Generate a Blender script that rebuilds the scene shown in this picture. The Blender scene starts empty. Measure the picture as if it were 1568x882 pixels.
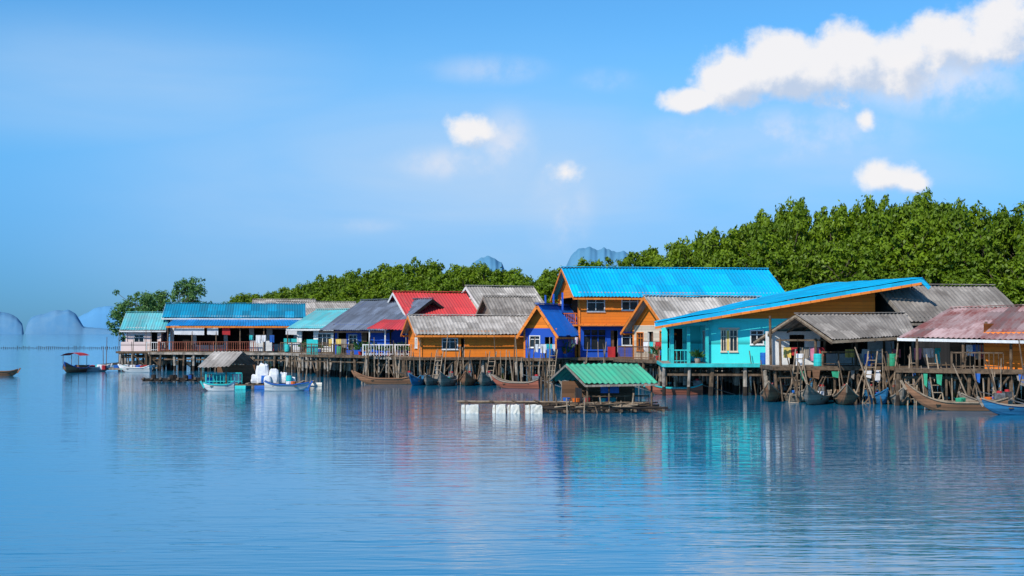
import bpy, math, random
from mathutils import Vector, Matrix, noise
R = random.Random(7)
scene = bpy.context.scene
F = 2178.0; CH = 3.8
def X(px, D): return (px-784.0)/F*D
def Z(py, D): return CH+(510.0-py)/F*D
def P(px, py, D): return Vector((X(px, D), D, Z(py, D)))
def G(px, D, z=0.0): return Vector((X(px, D), D, z))

# ---------------------------------------------------------------- node helpers
class N:
    def __init__(s, tree): s.t = tree
    def n(s, typ, **kw):
        nd = s.t.nodes.new(typ)
        for k, v in kw.items(): setattr(nd, k, v)
        return nd
    def put(s, sock, v):
        if isinstance(v, bpy.types.NodeSocket): s.t.links.new(v, sock)
        elif v is not None: sock.default_value = v
    def math(s, op, a, b=None, c=None, clamp=False):
        nd = s.n('ShaderNodeMath', operation=op); nd.use_clamp = clamp
        s.put(nd.inputs[0], a)
        if b is not None: s.put(nd.inputs[1], b)
        if c is not None: s.put(nd.inputs[2], c)
        return nd.outputs[0]
    def vm(s, op, a, b=None, out=0):
        nd = s.n('ShaderNodeVectorMath', operation=op)
        s.put(nd.inputs[0], a)
        if b is not None: s.put(nd.inputs[1], b)
        return nd.outputs[out]
    def noise(s, vec, scale, detail=4, rough=.55, dist=0):
        nd = s.n('ShaderNodeTexNoise'); s.put(nd.inputs['Vector'], vec)
        nd.inputs['Scale'].default_value = scale; nd.inputs['Detail'].default_value = detail
        nd.inputs['Roughness'].default_value = rough; nd.inputs['Distortion'].default_value = dist
        return nd.outputs[0]
    def mr(s, v, a, b, c=0, d=1, smooth=True):
        nd = s.n('ShaderNodeMapRange'); nd.interpolation_type = 'SMOOTHSTEP' if smooth else 'LINEAR'
        s.put(nd.inputs[0], v)
        for i, q in enumerate((a, b, c, d)): nd.inputs[i+1].default_value = q
        return nd.outputs[0]
    def mix(s, f, a, b, mode='MIX'):
        nd = s.n('ShaderNodeMix'); nd.data_type = 'RGBA'; nd.blend_type = mode
        s.put(nd.inputs[0], f)
        for i, q in ((6, a), (7, b)):
            if isinstance(q, tuple): q = (q[0], q[1], q[2], 1)
            s.put(nd.inputs[i], q)
        return nd.outputs[2]
    def sep(s, v):
        nd = s.n('ShaderNodeSeparateXYZ'); s.put(nd.inputs[0], v); return nd.outputs
    def comb(s, x, y, z):
        nd = s.n('ShaderNodeCombineXYZ')
        for i, q in enumerate((x, y, z)): s.put(nd.inputs[i], q)
        return nd.outputs[0]

def newmat(name):
    m = bpy.data.materials.new(name); m.use_nodes = True
    t = m.node_tree; b = t.nodes['Principled BSDF']
    return m, N(t), b

def sc(c, k): return tuple(min(1, x*k) for x in c)

def m_rough(name, c, c2=None, rough=.8, scale=2.5, bump=.2, spec=.3, metal=0):
    m, k, b = newmat(name)
    tc = k.n('ShaderNodeTexCoord').outputs['Object']
    c2 = c2 or sc(c, .55)
    n1 = k.noise(tc, scale, 5, .65)
    col = k.mix(k.mr(n1, .35, .7), c, c2)
    n2 = k.noise(tc, scale*9, 2, .6)
    if spec > 0: col = k.mix(k.mr(n2, .3, .75, 0, .35), col, sc(c2, .6))
    k.put(b.inputs['Base Color'], col)
    b.inputs['Roughness'].default_value = rough
    b.inputs['Specular IOR Level'].default_value = spec
    b.inputs['Metallic'].default_value = metal
    if bump:
        bp = k.n('ShaderNodeBump'); bp.inputs['Strength'].default_value = bump; bp.inputs['Distance'].default_value = .05
        k.put(bp.inputs['Height'], n2); k.put(b.inputs['Normal'], bp.outputs[0])
    return m

def m_roof(name, c, stain, amt=.4, rough=.5, sheet=.9, row=2.2, var=.25):
    m, k, b = newmat(name)
    uv = k.n('ShaderNodeUVMap').outputs[0]
    s = k.sep(uv)
    iu = k.math('FLOOR', k.math('DIVIDE', s[0], sheet)); iv = k.math('FLOOR', k.math('DIVIDE', s[1], row))
    wn = k.n('ShaderNodeTexWhiteNoise'); k.put(wn.inputs[0], k.comb(iu, iv, 0.0))
    fv = k.mr(wn.outputs[0], 0, 1, 1-var, 1+var*.5, False)
    col = k.mix(1.0, c, k.comb(fv, fv, fv), 'MULTIPLY')
    st = k.noise(k.comb(k.math('MULTIPLY', s[0], 2.6), k.math('MULTIPLY', s[1], .45), 0.0), 1.0, 5, .7)
    big = k.noise(uv, .45, 4, .6)
    f = k.math('MULTIPLY', k.mr(k.math('ADD', k.math('MULTIPLY', st, .6), k.math('MULTIPLY', big, .5)), .45, .72), amt)
    col = k.mix(f, col, stain)
    fr = k.math('FRACT', k.math('DIVIDE', s[1], row))
    ln = k.mr(fr, 0.0, .035, .5, 0)
    col = k.mix(ln, col, sc(stain, .4))
    k.put(b.inputs['Base Color'], col)
    b.inputs['Roughness'].default_value = rough
    b.inputs['Specular IOR Level'].default_value = .35
    return m

def m_plank(name, c, c2=None, w=.2, axis=1, rough=.65, var=.3, grime=.35):
    m, k, b = newmat(name)
    uv = k.n('ShaderNodeUVMap').outputs[0]
    s = k.sep(uv)
    a = k.math('DIVIDE', s[axis], w)
    wn = k.n('ShaderNodeTexWhiteNoise'); wn.noise_dimensions = '1D'; k.put(wn.inputs['W'], k.math('FLOOR', a))
    fv = k.mr(wn.outputs[0], 0, 1, 1-var, 1+var*.4, False)
    col = k.mix(1.0, c, k.comb(fv, fv, fv), 'MULTIPLY')
    c2 = c2 or sc(c, .45)
    n1 = k.noise(uv, 1.1, 5, .7)
    st = k.noise(k.comb(k.math('MULTIPLY', s[0], 3.0), k.math('MULTIPLY', s[1], .5), 0.0), 1.0, 4, .7)
    col = k.mix(k.math('MULTIPLY', k.mr(k.math('ADD', k.math('MULTIPLY', n1, .5), k.math('MULTIPLY', st, .5)), .46, .68), grime), col, c2)
    fr = k.math('FRACT', a)
    ln = k.mr(fr, 0.0, .12, .7, 0)
    col = k.mix(ln, col, sc(c, .25))
    k.put(b.inputs['Base Color'], col)
    b.inputs['Roughness'].default_value = rough
    b.inputs['Specular IOR Level'].default_value = .25
    bp = k.n('ShaderNodeBump'); bp.inputs['Strength'].default_value = .5; bp.inputs['Distance'].default_value = .02
    k.put(bp.inputs['Height'], fr); k.put(b.inputs['Normal'], bp.outputs[0])
    return m

M = {}
M['roof_cyan'] = m_roof('cyan_metal_sheet', (.0, .42, .72), (.02, .24, .44), .5, .4)
M['roof_blue2'] = m_roof('blue_metal_sheet', (.005, .22, .55), (.02, .12, .28), .5, .45)
M['roof_teal'] = m_roof('teal_metal_sheet', (.005, .25, .42), (.03, .14, .20), .6, .5, var=.35)
M['roof_lteal'] = m_roof('pale_teal_metal_sheet', (.10, .46, .50), (.2, .27, .28), .6, .5)
M['roof_royal'] = m_roof('royal_blue_sheet', (.01, .14, .55), (.02, .07, .25), .4, .45)
M['roof_red'] = m_roof('red_metal_sheet', (.60, .05, .05), (.32, .08, .07), .5, .5)
M['roof_green'] = m_roof('green_metal_sheet', (.06, .44, .26), (.12, .26, .17), .6, .5, var=.35)
M['roof_grey'] = m_roof('weathered_fibre_cement_sheet', (.44, .40, .36), (.14, .12, .10), .8, .9, 1.0, 1.3, .4)
M['roof_dgrey'] = m_roof('dark_fibre_cement_sheet', (.29, .26, .23), (.09, .075, .065), .85, .9, 1.0, 1.3, .45)
M['roof_slate'] = m_roof('blue_grey_sheet', (.13, .16, .22), (.05, .055, .07), .8, .8, 1.0, 1.4, .4)
M['roof_rust'] = m_roof('rusty_sheet', (.40, .28, .27), (.20, .05, .04), .95, .8, .9, 2.0, .7)
M['orange'] = m_plank('orange_planks', (.82, .22, .02), (.40, .11, .03), .22, var=.25)
M['orangev'] = m_plank('orange_board', (.72, .21, .03), (.36, .11, .03), .6, 0, var=.15)
M['blue'] = m_plank('blue_painted_render', (.012, .08, .45), (.02, .06, .25), 2.7, var=.1, grime=.4)
M['turq'] = m_plank('turquoise_painted_render', (.05, .70, .70), (.04, .44, .46), 3.1, var=.08, grime=.3)
M['cream'] = m_plank('cream_boards', (.62, .52, .40), (.30, .22, .16), .25)
M['white'] = m_rough('white_paint', (.74, .74, .72), (.55, .55, .55), .6, 1.5, .05)
M['pink'] = m_plank('pale_pink_render', (.76, .60, .56), (.50, .38, .35), 2.5, var=.1)
M['brownp'] = m_plank('brown_planks', (.17, .085, .045), (.06, .035, .02), .2)
M['greyp'] = m_plank('grey_planks', (.26, .22, .18), (.10, .08, .06), .18, 0)
M['blackp'] = m_plank('tarred_planks', (.03, .03, .032), (.015, .015, .015), .2, 0)
M['deck'] = m_plank('deck_boards', (.20, .15, .11), (.09, .07, .05), .16, 0)
M['wood'] = m_rough('weathered_timber', (.18, .12, .075), (.05, .034, .021), .85, 3)
M['dwood'] = m_rough('wet_dark_timber', (.04, .028, .02), (.012, .01, .008), .8, 3)
M['bamboo'] = m_rough('bleached_pole', (.38, .29, .20), (.18, .13, .09), .8, 3)
M['conc'] = m_rough('weathered_concrete', (.42, .36, .30), (.12, .10, .08), .9, 2)
M['dark'] = m_rough('painted_interior_shade', (.02, .018, .016), (.01, .01, .01), .9)  # near-black colour stands in for the shade of unlit rooms
M['foam'] = m_rough('white_foam', (.74, .73, .68), (.55, .52, .43), .9, 3)
M['bluep'] = m_rough('blue_plastic', (.02, .14, .50), (.02, .08, .3), .4, 2, .0)
M['tealp'] = m_rough('teal_paint', (.03, .54, .54), (.03, .37, .37), .5, 2, .0)
M['redp'] = m_rough('red_cloth', (.5, .03, .03), (.35, .02, .03), .8)
M['greenp'] = m_rough('green_net', (.03, .35, .2), (.02, .2, .1), .8)
M['pinkc'] = m_rough('pink_cloth', (.65, .25, .35), (.5, .15, .25), .8)
M['whitec'] = m_rough('white_cloth', (.76, .76, .77), (.58, .58, .6), .8)
M['yellow'] = m_rough('yellow_cloth', (.7, .5, .12), (.5, .36, .1), .8)
M['orangep'] = m_rough('orange_plastic', (.7, .15, .02), (.5, .1, .02), .5)
M['hullb'] = m_plank('brown_hull_planks', (.26, .13, .07), (.10, .055, .03), .14, 1)
M['hullg'] = m_plank('grey_hull_planks', (.28, .23, .18), (.09, .07, .05), .14, 1)
M['hullr'] = m_plank('reddish_hull_planks', (.32, .10, .06), (.14, .05, .03), .14, 1)
M['hullw'] = m_plank('white_hull_planks', (.66, .66, .64), (.36, .34, .3), .2, 1)
M['hullblue'] = m_plank('blue_hull_planks', (.02, .14, .28), (.03, .07, .15), .14, 1)
M['hullin'] = m_rough('hull_interior', (.18, .12, .08), (.08, .06, .04), .8)
M['metal'] = m_rough('engine_metal', (.25, .25, .25), (.08, .07, .06), .5, 4, .1, .5, .6)
M['mud'] = m_rough('mud_bank', (.04, .034, .022), (.02, .02, .012), .95, .5)
M['bark'] = m_rough('mangrove_bark', (.14, .105, .08), (.06, .045, .032), .95, 3)
gm, k, b = newmat('window_glass'); b.inputs['Base Color'].default_value = (.015, .02, .025, 1)
k.put(b.inputs['Roughness'], k.mr(k.noise(k.n('ShaderNodeTexCoord').outputs['Object'], 2), .3, .7, .05, .25))
M['glass'] = gm

def m_leaf(name, c1, c2, c3):
    m, k, b = newmat(name)
    oi = k.n('ShaderNodeObjectInfo').outputs['Random']
    at = k.n('ShaderNodeAttribute'); at.attribute_name = 'tint'
    col = k.mix(at.outputs['Fac'], c1, c2)  # blends painted shaded green into sunlit yellow-green
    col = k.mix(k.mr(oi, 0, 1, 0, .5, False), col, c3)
    k.put(b.inputs['Base Color'], col); b.inputs['Roughness'].default_value = .5; b.inputs['Specular IOR Level'].default_value = .2
    tr = k.n('ShaderNodeBsdfTranslucent'); k.put(tr.inputs[0], k.mix(1.0, col, (1.0, 1.15, .45), 'MULTIPLY'))
    mx = k.n('ShaderNodeMixShader'); mx.inputs[0].default_value = .25
    k.put(mx.inputs[1], b.outputs[0]); k.put(mx.inputs[2], tr.outputs[0])
    out = [n for n in k.t.nodes if n.type == 'OUTPUT_MATERIAL'][0]
    k.put(out.inputs[0], mx.outputs[0])
    return m
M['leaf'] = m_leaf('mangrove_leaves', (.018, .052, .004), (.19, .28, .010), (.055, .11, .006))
M['leaf2'] = m_leaf('shore_tree_leaves', (.03, .10, .035), (.13, .24, .06), (.06, .15, .04))

# ---------------------------------------------------------------- mesh builder
def empty(name, loc=(0, 0, 0)):
    e = bpy.data.objects.new(name, None); e.location = loc; e.empty_display_size = .5
    scene.collection.objects.link(e); return e

class MB:
    def __init__(s): s.v = []; s.f = []; s.m = []; s.uv = []; s.mats = []; s.sm = []
    def mi(s, mat):
        mt = M[mat]
        if mt not in s.mats: s.mats.append(mt)
        return s.mats.index(mt)
    def face(s, pts, mat, uvs=None, smooth=False):
        i = len(s.v); s.v += [Vector(p) for p in pts]; s.f.append(list(range(i, i+len(pts))))
        s.m.append(s.mi(mat)); s.sm.append(smooth)
        if uvs is None:
            p0 = Vector(pts[0]); e = (Vector(pts[1])-p0)
            n = (Vector(pts[1])-p0).cross(Vector(pts[-1])-p0)
            e = e.normalized() if e.length > 1e-6 else Vector((1, 0, 0))
            g = n.cross(e); g = g.normalized() if g.length > 1e-6 else Vector((0, 0, 1))
            if abs(n.normalized().z if n.length > 1e-9 else 0) < .3:
                uvs = [((Vector(p)-p0).dot(e), p[2]) for p in pts]
            else: uvs = [((Vector(p)-p0).dot(e), (Vector(p)-p0).dot(g)) for p in pts]
        s.uv.append(uvs)
    def box(s, o, a, b, c, mat):
        o = Vector(o); a = Vector(a); b = Vector(b); c = Vector(c)
        q = [o, o+a, o+a+b, o+b, o+c, o+a+c, o+a+b+c, o+b+c]
        for f in ((3, 2, 1, 0), (4, 5, 6, 7), (0, 1, 5, 4), (1, 2, 6, 5), (2, 3, 7, 6), (3, 0, 4, 7)):
            s.face([q[i] for i in f], mat)
    def beam(s, p, q, w, h, mat):
        p = Vector(p); q = Vector(q); d = q-p
        if d.length < 1e-4: return
        side = d.cross(Vector((0, 0, 1)))
        if side.length < 1e-3: side = Vector((1, 0, 0))
        side = side.normalized()*w; up = side.cross(d).normalized()*h
        s.box(p-side/2-up/2, d, side, up, mat)
    def cyl(s, p, q, r0, r1=None, mat='wood', n=7, cap=True):
        p = Vector(p); q = Vector(q); r1 = r0 if r1 is None else r1
        d = (q-p).normalized(); a = d.orthogonal().normalized(); b = d.cross(a)
        A = [p+(a*math.cos(t)+b*math.sin(t))*r0 for t in [2*math.pi*i/n for i in range(n)]]
        B = [q+(a*math.cos(t)+b*math.sin(t))*r1 for t in [2*math.pi*i/n for i in range(n)]]
        for i in range(n):
            j = (i+1) % n; s.face([A[i], A[j], B[j], B[i]], mat, None, True)
        if cap: s.face(B, mat); s.face(A[::-1], mat)
    def lathe(s, base, prof, mat, n=14):
        base = Vector(base)
        for (r0, z0), (r1, z1) in zip(prof, prof[1:]):
            for i in range(n):
                t0 = 2*math.pi*i/n; t1 = 2*math.pi*(i+1)/n
                s.face([base+Vector((r0*math.cos(t0), r0*math.sin(t0), z0)), base+Vector((r0*math.cos(t1), r0*math.sin(t1), z0)),
                        base+Vector((r1*math.cos(t1), r1*math.sin(t1), z1)), base+Vector((r1*math.cos(t0), r1*math.sin(t0), z1))], mat, None, True)
    def corr(s, e0, e1, r1, r0, mat, per=.27, amp=.035, jit=.02, row=2.2):
        e0, e1, r0, r1 = map(Vector, (e0, e1, r0, r1))
        L = max((e1-e0).length, (r1-r0).length); H = (r0-e0).length
        nu = max(8, int(L/per*4)); nv = max(2, int(H/.7))
        nrm = (e1-e0).cross(r0-e0).normalized()
        if nrm.z < 0: nrm = -nrm
        seed = R.random()*100
        g = []
        for j in range(nv+1):
            row_ = []
            b_ = j/nv
            for i in range(nu+1):
                a_ = i/nu
                p = e0.lerp(e1, a_).lerp(r0.lerp(r1, a_), b_)
                w = math.sin(2*math.pi*a_*L/per)*amp
                jt = noise.noise(Vector((a_*L*.5+seed, b_*H*.5, 0)))*jit*3
                ed = 0
                if j == 0: 
                    k_ = math.floor(a_*L/.9); ed = (noise.noise(Vector((k_*3.7+seed, 1.3, .5))))*.12
                p = p+nrm*(w+jt)+(e0-r0).normalized()*ed
                row_.append(len(s.v)); s.v.append(p)
            g.append(row_)
        mi = s.mi(mat)
        for j in range(nv):
            for i in range(nu):
                s.f.append([g[j][i], g[j][i+1], g[j+1][i+1], g[j+1][i]]); s.m.append(mi); s.sm.append(True)
                u0 = i/nu*L+seed; u1 = (i+1)/nu*L+seed; v0 = j/nv*H; v1 = (j+1)/nv*H
                s.uv.append([(u0, v0), (u1, v0), (u1, v1), (u0, v1)])
    def done(s, name, parent=None):
        if not s.f: return None
        off = parent.location if parent else Vector((0, 0, 0))
        me = bpy.data.meshes.new(name)
        me.from_pydata([tuple(v-off) for v in s.v], [], s.f)
        for mt in s.mats: me.materials.append(mt)
        me.polygons.foreach_set('material_index', s.m)
        me.polygons.foreach_set('use_smooth', s.sm)
        uvl = me.uv_layers.new(name='UVMap')
        flat = []
        for u in s.uv:
            for a in u: flat += [a[0], a[1]]
        uvl.data.foreach_set('uv', flat)
        me.update()
        o = bpy.data.objects.new(name, me); scene.collection.objects.link(o)
        if parent: o.parent = parent
        return o

# ---------------------------------------------------------------- building kit
def wall(mb, O, d, n, L, z0, z1, mat, ops=(), frame='white'):
    O = Vector((O[0], O[1], 0)); zz = Vector((0, 0, 1))
    us = sorted({0, L} | {max(0, min(L, o[0])) for o in ops} | {max(0, min(L, o[1])) for o in ops})
    zs = sorted({z0, z1} | {max(z0, min(z1, o[2])) for o in ops} | {max(z0, min(z1, o[3])) for o in ops})
    for a, b in zip(us, us[1:]):
        for c, e in zip(zs, zs[1:]):
            if b-a < 1e-4 or e-c < 1e-4: continue
            mu = (a+b)/2; mz = (c+e)/2
            if any(o[0] < mu < o[1] and o[2] < mz < o[3] for o in ops): continue
            mb.face([O+d*a+zz*c, O+d*b+zz*c, O+d*b+zz*e, O+d*a+zz*e], mat, [(a, c), (b, c), (b, e), (a, e)])
    for o in ops:
        a, b, c, e, typ = o[:5]; fm = o[5] if len(o) > 5 else frame
        dep = .14
        q = [O+d*a+zz*c, O+d*b+zz*c, O+d*b+zz*e, O+d*a+zz*e]
        for i in range(4):
            j = (i+1) % 4; mb.face([q[i], q[j], q[j]-n*dep, q[i]-n*dep], fm)
        if typ in ('win', 'shut'):
            mb.face([x-n*.09 for x in q], 'glass')
            w = .07
            mb.box(q[0]+n*.035-zz*w-d*w, d*(b-a+2*w), -n*.06, zz*w, fm)
            mb.box(q[3]+n*.035-d*w, d*(b-a+2*w), -n*.06, zz*w, fm)
            mb.box(q[0]+n*.032-d*w, d*w, -n*.06, zz*(e-c), fm)
            mb.box(q[1]+n*.032, d*w, -n*.06, zz*(e-c), fm)
            for t in ((.5,) if b-a < 1.4 else (.33, .66)):
                mb.box(q[0]+d*((b-a)*t-.025)-n*.02, d*.05, -n*.05, zz*(e-c), fm)
            mb.box(q[0]-n*.025+zz*((e-c)*.68), d*(b-a), -n*.04, zz*.05, fm)
            mb.box(q[0]+n*.09-zz*(w+.04)-d*.1, d*(b-a+.2), -n*.12, zz*.04, fm)
            if typ == 'shut':
                mb.box(q[0]+n*.04-d*.5, d*.42, n*.03, zz*(e-c), 'cream')
        else:
            mb.face([x-n*.9 for x in q], 'dark')  # painted shade: near-black box closes the recess behind the opening
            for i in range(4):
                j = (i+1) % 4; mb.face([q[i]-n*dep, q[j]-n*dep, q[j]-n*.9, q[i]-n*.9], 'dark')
            if typ == 'door':
                mb.box(q[0]-n*.1, d*(b-a)*.5, -n*.04, zz*(e-c), 'brownp')

def railing(mb, p, q, h=.9, mat='wood', step=.22, solid=False):
    p = Vector(p); q = Vector(q); L = (q-p).length; n = max(1, int(L/step)); zz = Vector((0, 0, 1))
    mb.beam(p+zz*h, q+zz*h, .07, .07, mat); mb.beam(p+zz*.15, q+zz*.15, .05, .05, mat)
    for i in range(n+1):
        a = p.lerp(q, i/n); w = .09 if i % 6 == 0 else .035
        mb.beam(a, a+zz*(h+(.06 if i % 6 == 0 else -.03)), w, w, mat)

def stilts(mb, T, u0, u1, v0, v1, du, dv, zt, mat='conc', r=.11, brace=True, stake=0, dense=.35):
    nu = max(1, round((u1-u0)/du)); nv = max(1, round((v1-v0)/dv))
    for j in range(nv+1):
        for i in range(nu+1):
            u = u0+(u1-u0)*i/nu+R.uniform(-.22, .22)*min(1, du); v = v0+(v1-v0)*j/nv+R.uniform(-.15, .15)
            mm = mat if R.random() < .75 else 'wood'
            a = T(u+R.uniform(-.18, .18), v, -.6); b_ = T(u, v, zt)
            rr = r*R.uniform(.65, 1.25)
            wl = a.lerp(b_, (.6+.55)/(zt+.6))
            mb.cyl(a, wl, rr*1.12, rr*1.05, 'dwood', 7, False)
            mb.cyl(wl, b_, rr, rr*.9, mm, 7)
            if stake and R.random() < stake and j == 0:
                c = T(u+R.uniform(-.5, .5), v-R.uniform(.1, .6), -.5)
                mb.cyl(c, c+Vector((R.uniform(-.3, .3), R.uniform(-.1, .3), zt+R.uniform(.6, 1.8))), .035, .025, 'bamboo', 5)
        if brace:
            z = zt-.35-R.uniform(0, .2)
            mb.beam(T(u0, v0+(v1-v0)*j/nv+.13, z), T(u1, v0+(v1-v0)*j/nv+.13, z+R.uniform(-.08, .08)), .08, .13, 'wood')
            if j == 0:
                for i in range(nu):
                    if R.random() < dense:
                        a = u0+(u1-u0)*i/nu; b_ = u0+(u1-u0)*(i+1)/nu
                        s_ = R.random() < .5
                        mb.beam(T(a, v0-.1, .2 if s_ else zt-.2), T(b_, v0-.1, zt-.2 if s_ else .2), .06, .09, 'wood')

def deck(mb, T, u0, u1, v0, v1, z, mat='deck', edge='wood', th=.09):
    a = T(u0, v0, z-th); du = T(u1, v0, z-th)-a; dv = T(u0, v1, z-th)-a
    mb.box(a, du, dv, Vector((0, 0, th)), mat)
    mb.beam(T(u0, v0-.045, z-.1), T(u1, v0-.045, z-.1), .07, .22, edge)
    mb.beam(T(u0-.045, v0, z-.1), T(u0-.045, v1, z-.1), .07, .2, edge)
    n = int((v1-v0)/1.2)
    for i in range(1, n+1):
        mb.beam(T(u0, v0+i*1.2, z-.2), T(u1, v0+i*1.2, z-.2), .08, .16, 'wood')

class Frame:
    def __init__(s, A, B):
        s.a = G(*A); bb = G(*B); d = bb-s.a; s.L = d.length; s.U = d.normalized(); s.V = Vector((-s.U.y, s.U.x, 0))
    def __call__(s, u, v, z): return s.a+s.U*u+s.V*v+Vector((0, 0, z))
    def u(s, px, v=0.0):
        k = (px-784)/F
        o = s.a+s.V*v
        return (k*o.y-o.x)/(s.U.x-k*s.U.y)
    def D(s, px, v=0): return (s.a+s.V*v+s.U*s.u(px, v)).y
    def op(s, x0, x1, y0, y1, typ, *r):
        D = s.D((x0+x1)/2); return (s.u(x0), s.u(x1), Z(y1, D), Z(y0, D), typ)+r

def gable_roof(mb, T, L, W, ze, zr, ridge, ou, ov, mat, fascia, per=.27, ou2=None):
    ou2 = ou if ou2 is None else ou2
    if ridge == 'u':
        s = (zr-ze)/(W/2); zt = ze-s*ov
        e0, e1 = T(-ou, -ov, zt), T(L+ou2, -ov, zt); r0, r1 = T(-ou, W/2, zr), T(L+ou2, W/2, zr)
        b0, b1 = T(-ou, W+ov, zt), T(L+ou2, W+ov, zt)
        ends = ((e0, r0, b0), (e1, r1, b1))
    else:
        s = (zr-ze)/(L/2); zt = ze-s*ou
        e0, e1 = T(-ou, -ov, zt), T(-ou, W+ov, zt); r0, r1 = T(L/2, -ov, zr), T(L/2, W+ov, zr)
        b0, b1 = T(L+ou, -ov, zt), T(L+ou, W+ov, zt)
        ends = ((e0, r0, b0), (e1, r1, b1))
    mb.corr(e0, e1, r1, r0, mat, per); mb.corr(b0, b1, r1, r0, mat, per)
    mb.beam(r0+Vector((0, 0, .07)), r1+Vector((0, 0, .07)), .36, .05, mat)
    dn = Vector((0, 0, -.16))
    for a, b_, c in ends:
        mb.beam(a+dn, b_+dn, .05, .2, fascia); mb.beam(c+dn, b_+dn, .05, .2, fascia)
    mb.beam(e0+dn, e1+dn, .05, .14, fascia); mb.beam(b0+dn, b1+dn, .05, .14, fascia)

def house(name, A, B, W, zd, ze, zr, ridge='u', ou=.5, ov=.6, wallm='orange', roofm='roof_grey', gable=None, fascia='white',
          ops=(), lops=(), rops=(), post='conc', dk=(.5, .9, .5), lower=None, stake=0, per=.27, du=1.6, ou2=None, leftm=None):
    T = Frame(A, B); L = T.L; e = empty(name, T(0, 0, 0))
    w = MB()
    gable = gable or wallm; leftm = leftm or wallm
    U, V = T.U, T.V
    if lower:
        zl, ml = lower
        f1 = [o for o in ops if o[2] < zl-.05]; f2 = [o for o in ops if o[2] >= zl-.05]
        l1 = [o for o in lops if o[2] < zl-.05]; l2 = [o for o in lops if o[2] >= zl-.05]
        wall(w, T(0, 0, 0), U, -V, L, zd, zl, ml, f1); wall(w, T(0, 0, 0), U, -V, L, zl, ze, wallm, f2)
        wall(w, T(0, 0, 0), V, -U, W, zd, zl, leftm, l1); wall(w, T(0, 0, 0), V, -U, W, zl, ze, wallm, l2)
        w.beam(T(-.05, -.04, zl), T(L, -.04, zl), .08, .14, 'orangev')
    else:
        wall(w, T(0, 0, 0), U, -V, L, zd, ze, wallm, ops)
        wall(w, T(0, 0, 0), V, -U, W, zd, ze, leftm, lops)
    wall(w, T(L, 0, 0), V, U, W, zd, ze, wallm, rops)
    wall(w, T(0, W, 0), U, V, L, zd, ze, wallm)
    if ridge == 'u':
        for u in (0, L): w.face([T(u, 0, ze), T(u, W, ze), T(u, W/2, zr-.03)], gable)
    else:
        for v in (0, W): w.face([T(0, v, ze), T(L, v, ze), T(L/2, v, zr-.03)], gable)
    for u, v in ((0, 0), (L, 0), (0, W)):
        w.beam(T(u, v, zd), T(u, v, ze), .14, .14, fascia if fascia != 'white' else wallm)
    w.done('walls', e)
    r = MB(); gable_roof(r, T, L, W, ze, zr, ridge, ou, ov, roofm, fascia, per, ou2=ou2); r.done('roof', e)
    d = MB(); deck(d, T, -dk[0], L+dk[2], -dk[1], W+.3, zd)
    d.done('deck', e)
    s = MB(); stilts(s, T, -dk[0]+.2, L+dk[2]-.2, -dk[1]+.2, W, du, 2.2, zd-.1, post, stake=stake); s.done('stilts', e)
    return T, e

# ================================================================ HOUSES
ZD = 1.95
T, e = house('waterfront_restaurant', (262, 148), (455, 150), 8, ZD, 5.6, 6.95, ov=.5, ou=.9, wallm='white', roofm='roof_teal', fascia='white', dk=(1, 4.2, 1.2),
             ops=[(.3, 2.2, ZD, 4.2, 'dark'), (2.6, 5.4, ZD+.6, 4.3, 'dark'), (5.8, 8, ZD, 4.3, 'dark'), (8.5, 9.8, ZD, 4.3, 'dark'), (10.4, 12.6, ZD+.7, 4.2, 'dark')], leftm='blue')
v = MB()
v.corr(T(-.2, -4, 4.55), T(14.6, -4, 4.55), T(14, -.3, 5.25), T(.3, -.3, 5.25), 'roof_blue2')
v.beam(T(-.2, -4, 4.42), T(14.6, -4, 4.42), .05, .16, 'orangev')
for u in (0, 2.4, 4.8, 7.2, 9.6, 12, 14.2):
    v.cyl(T(u, -3.7, ZD), T(u, -3.7, 4.5), .08, .07, 'wood')
railing(v, T(-.8, -4.1, ZD), T(9, -4.1, ZD), .95, 'hullr')
railing(v, T(-.9, -4.1, ZD), T(-.9, 0, ZD), .95, 'hullr')
for u0, u1, m_ in ((.6, 3.6, 'whitec'), (5.4, 6.2, 'redp'), (11.8, 13.8, 'whitec'), (3.9, 5.0, 'whitec')):
    v.face([T(u0, -3.75, 3.65), T(u1, -3.75, 3.6), T(u1, -3.78, 4.35), T(u0, -3.78, 4.35)], m_)
v.box(T(8.2, -3.6, ZD), T.U*2.2, T.V*.1, (0, 0, 1.05), 'white'); v.box(T(11.6, -3.4, ZD), T.U*1.6, T.V*.1, (0, 0, 1.3), 'tealp')
for u in (1.5, 4, 6.4, 9, 11):
    v.box(T(u, -2.4, ZD+.7), T.U*1.1, T.V*.7, (0, 0, .05), 'brownp')
    for a, b_ in ((.05, .05), (1.0, .05), (.05, .6), (1.0, .6)): v.beam(T(u+a, -2.4+b_, ZD), T(u+a, -2.4+b_, ZD+.7), .05, .05, 'brownp')
    v.box(T(u+1.2, -2.3, ZD+.4), T.U*.4, T.V*.4, (0, 0, .05), 'redp'); v.box(T(u+1.55, -2.3, ZD+.4), T.U*.05, T.V*.4, (0, 0, .5), 'redp')
    for a, b_ in ((.02, .02), (.36, .02), (.02, .36), (.36, .36)): v.beam(T(u+1.2+a, -2.3+b_, ZD), T(u+1.2+a, -2.3+b_, ZD+.4), .04, .04, 'redp')
v.done('veranda', e)

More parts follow.
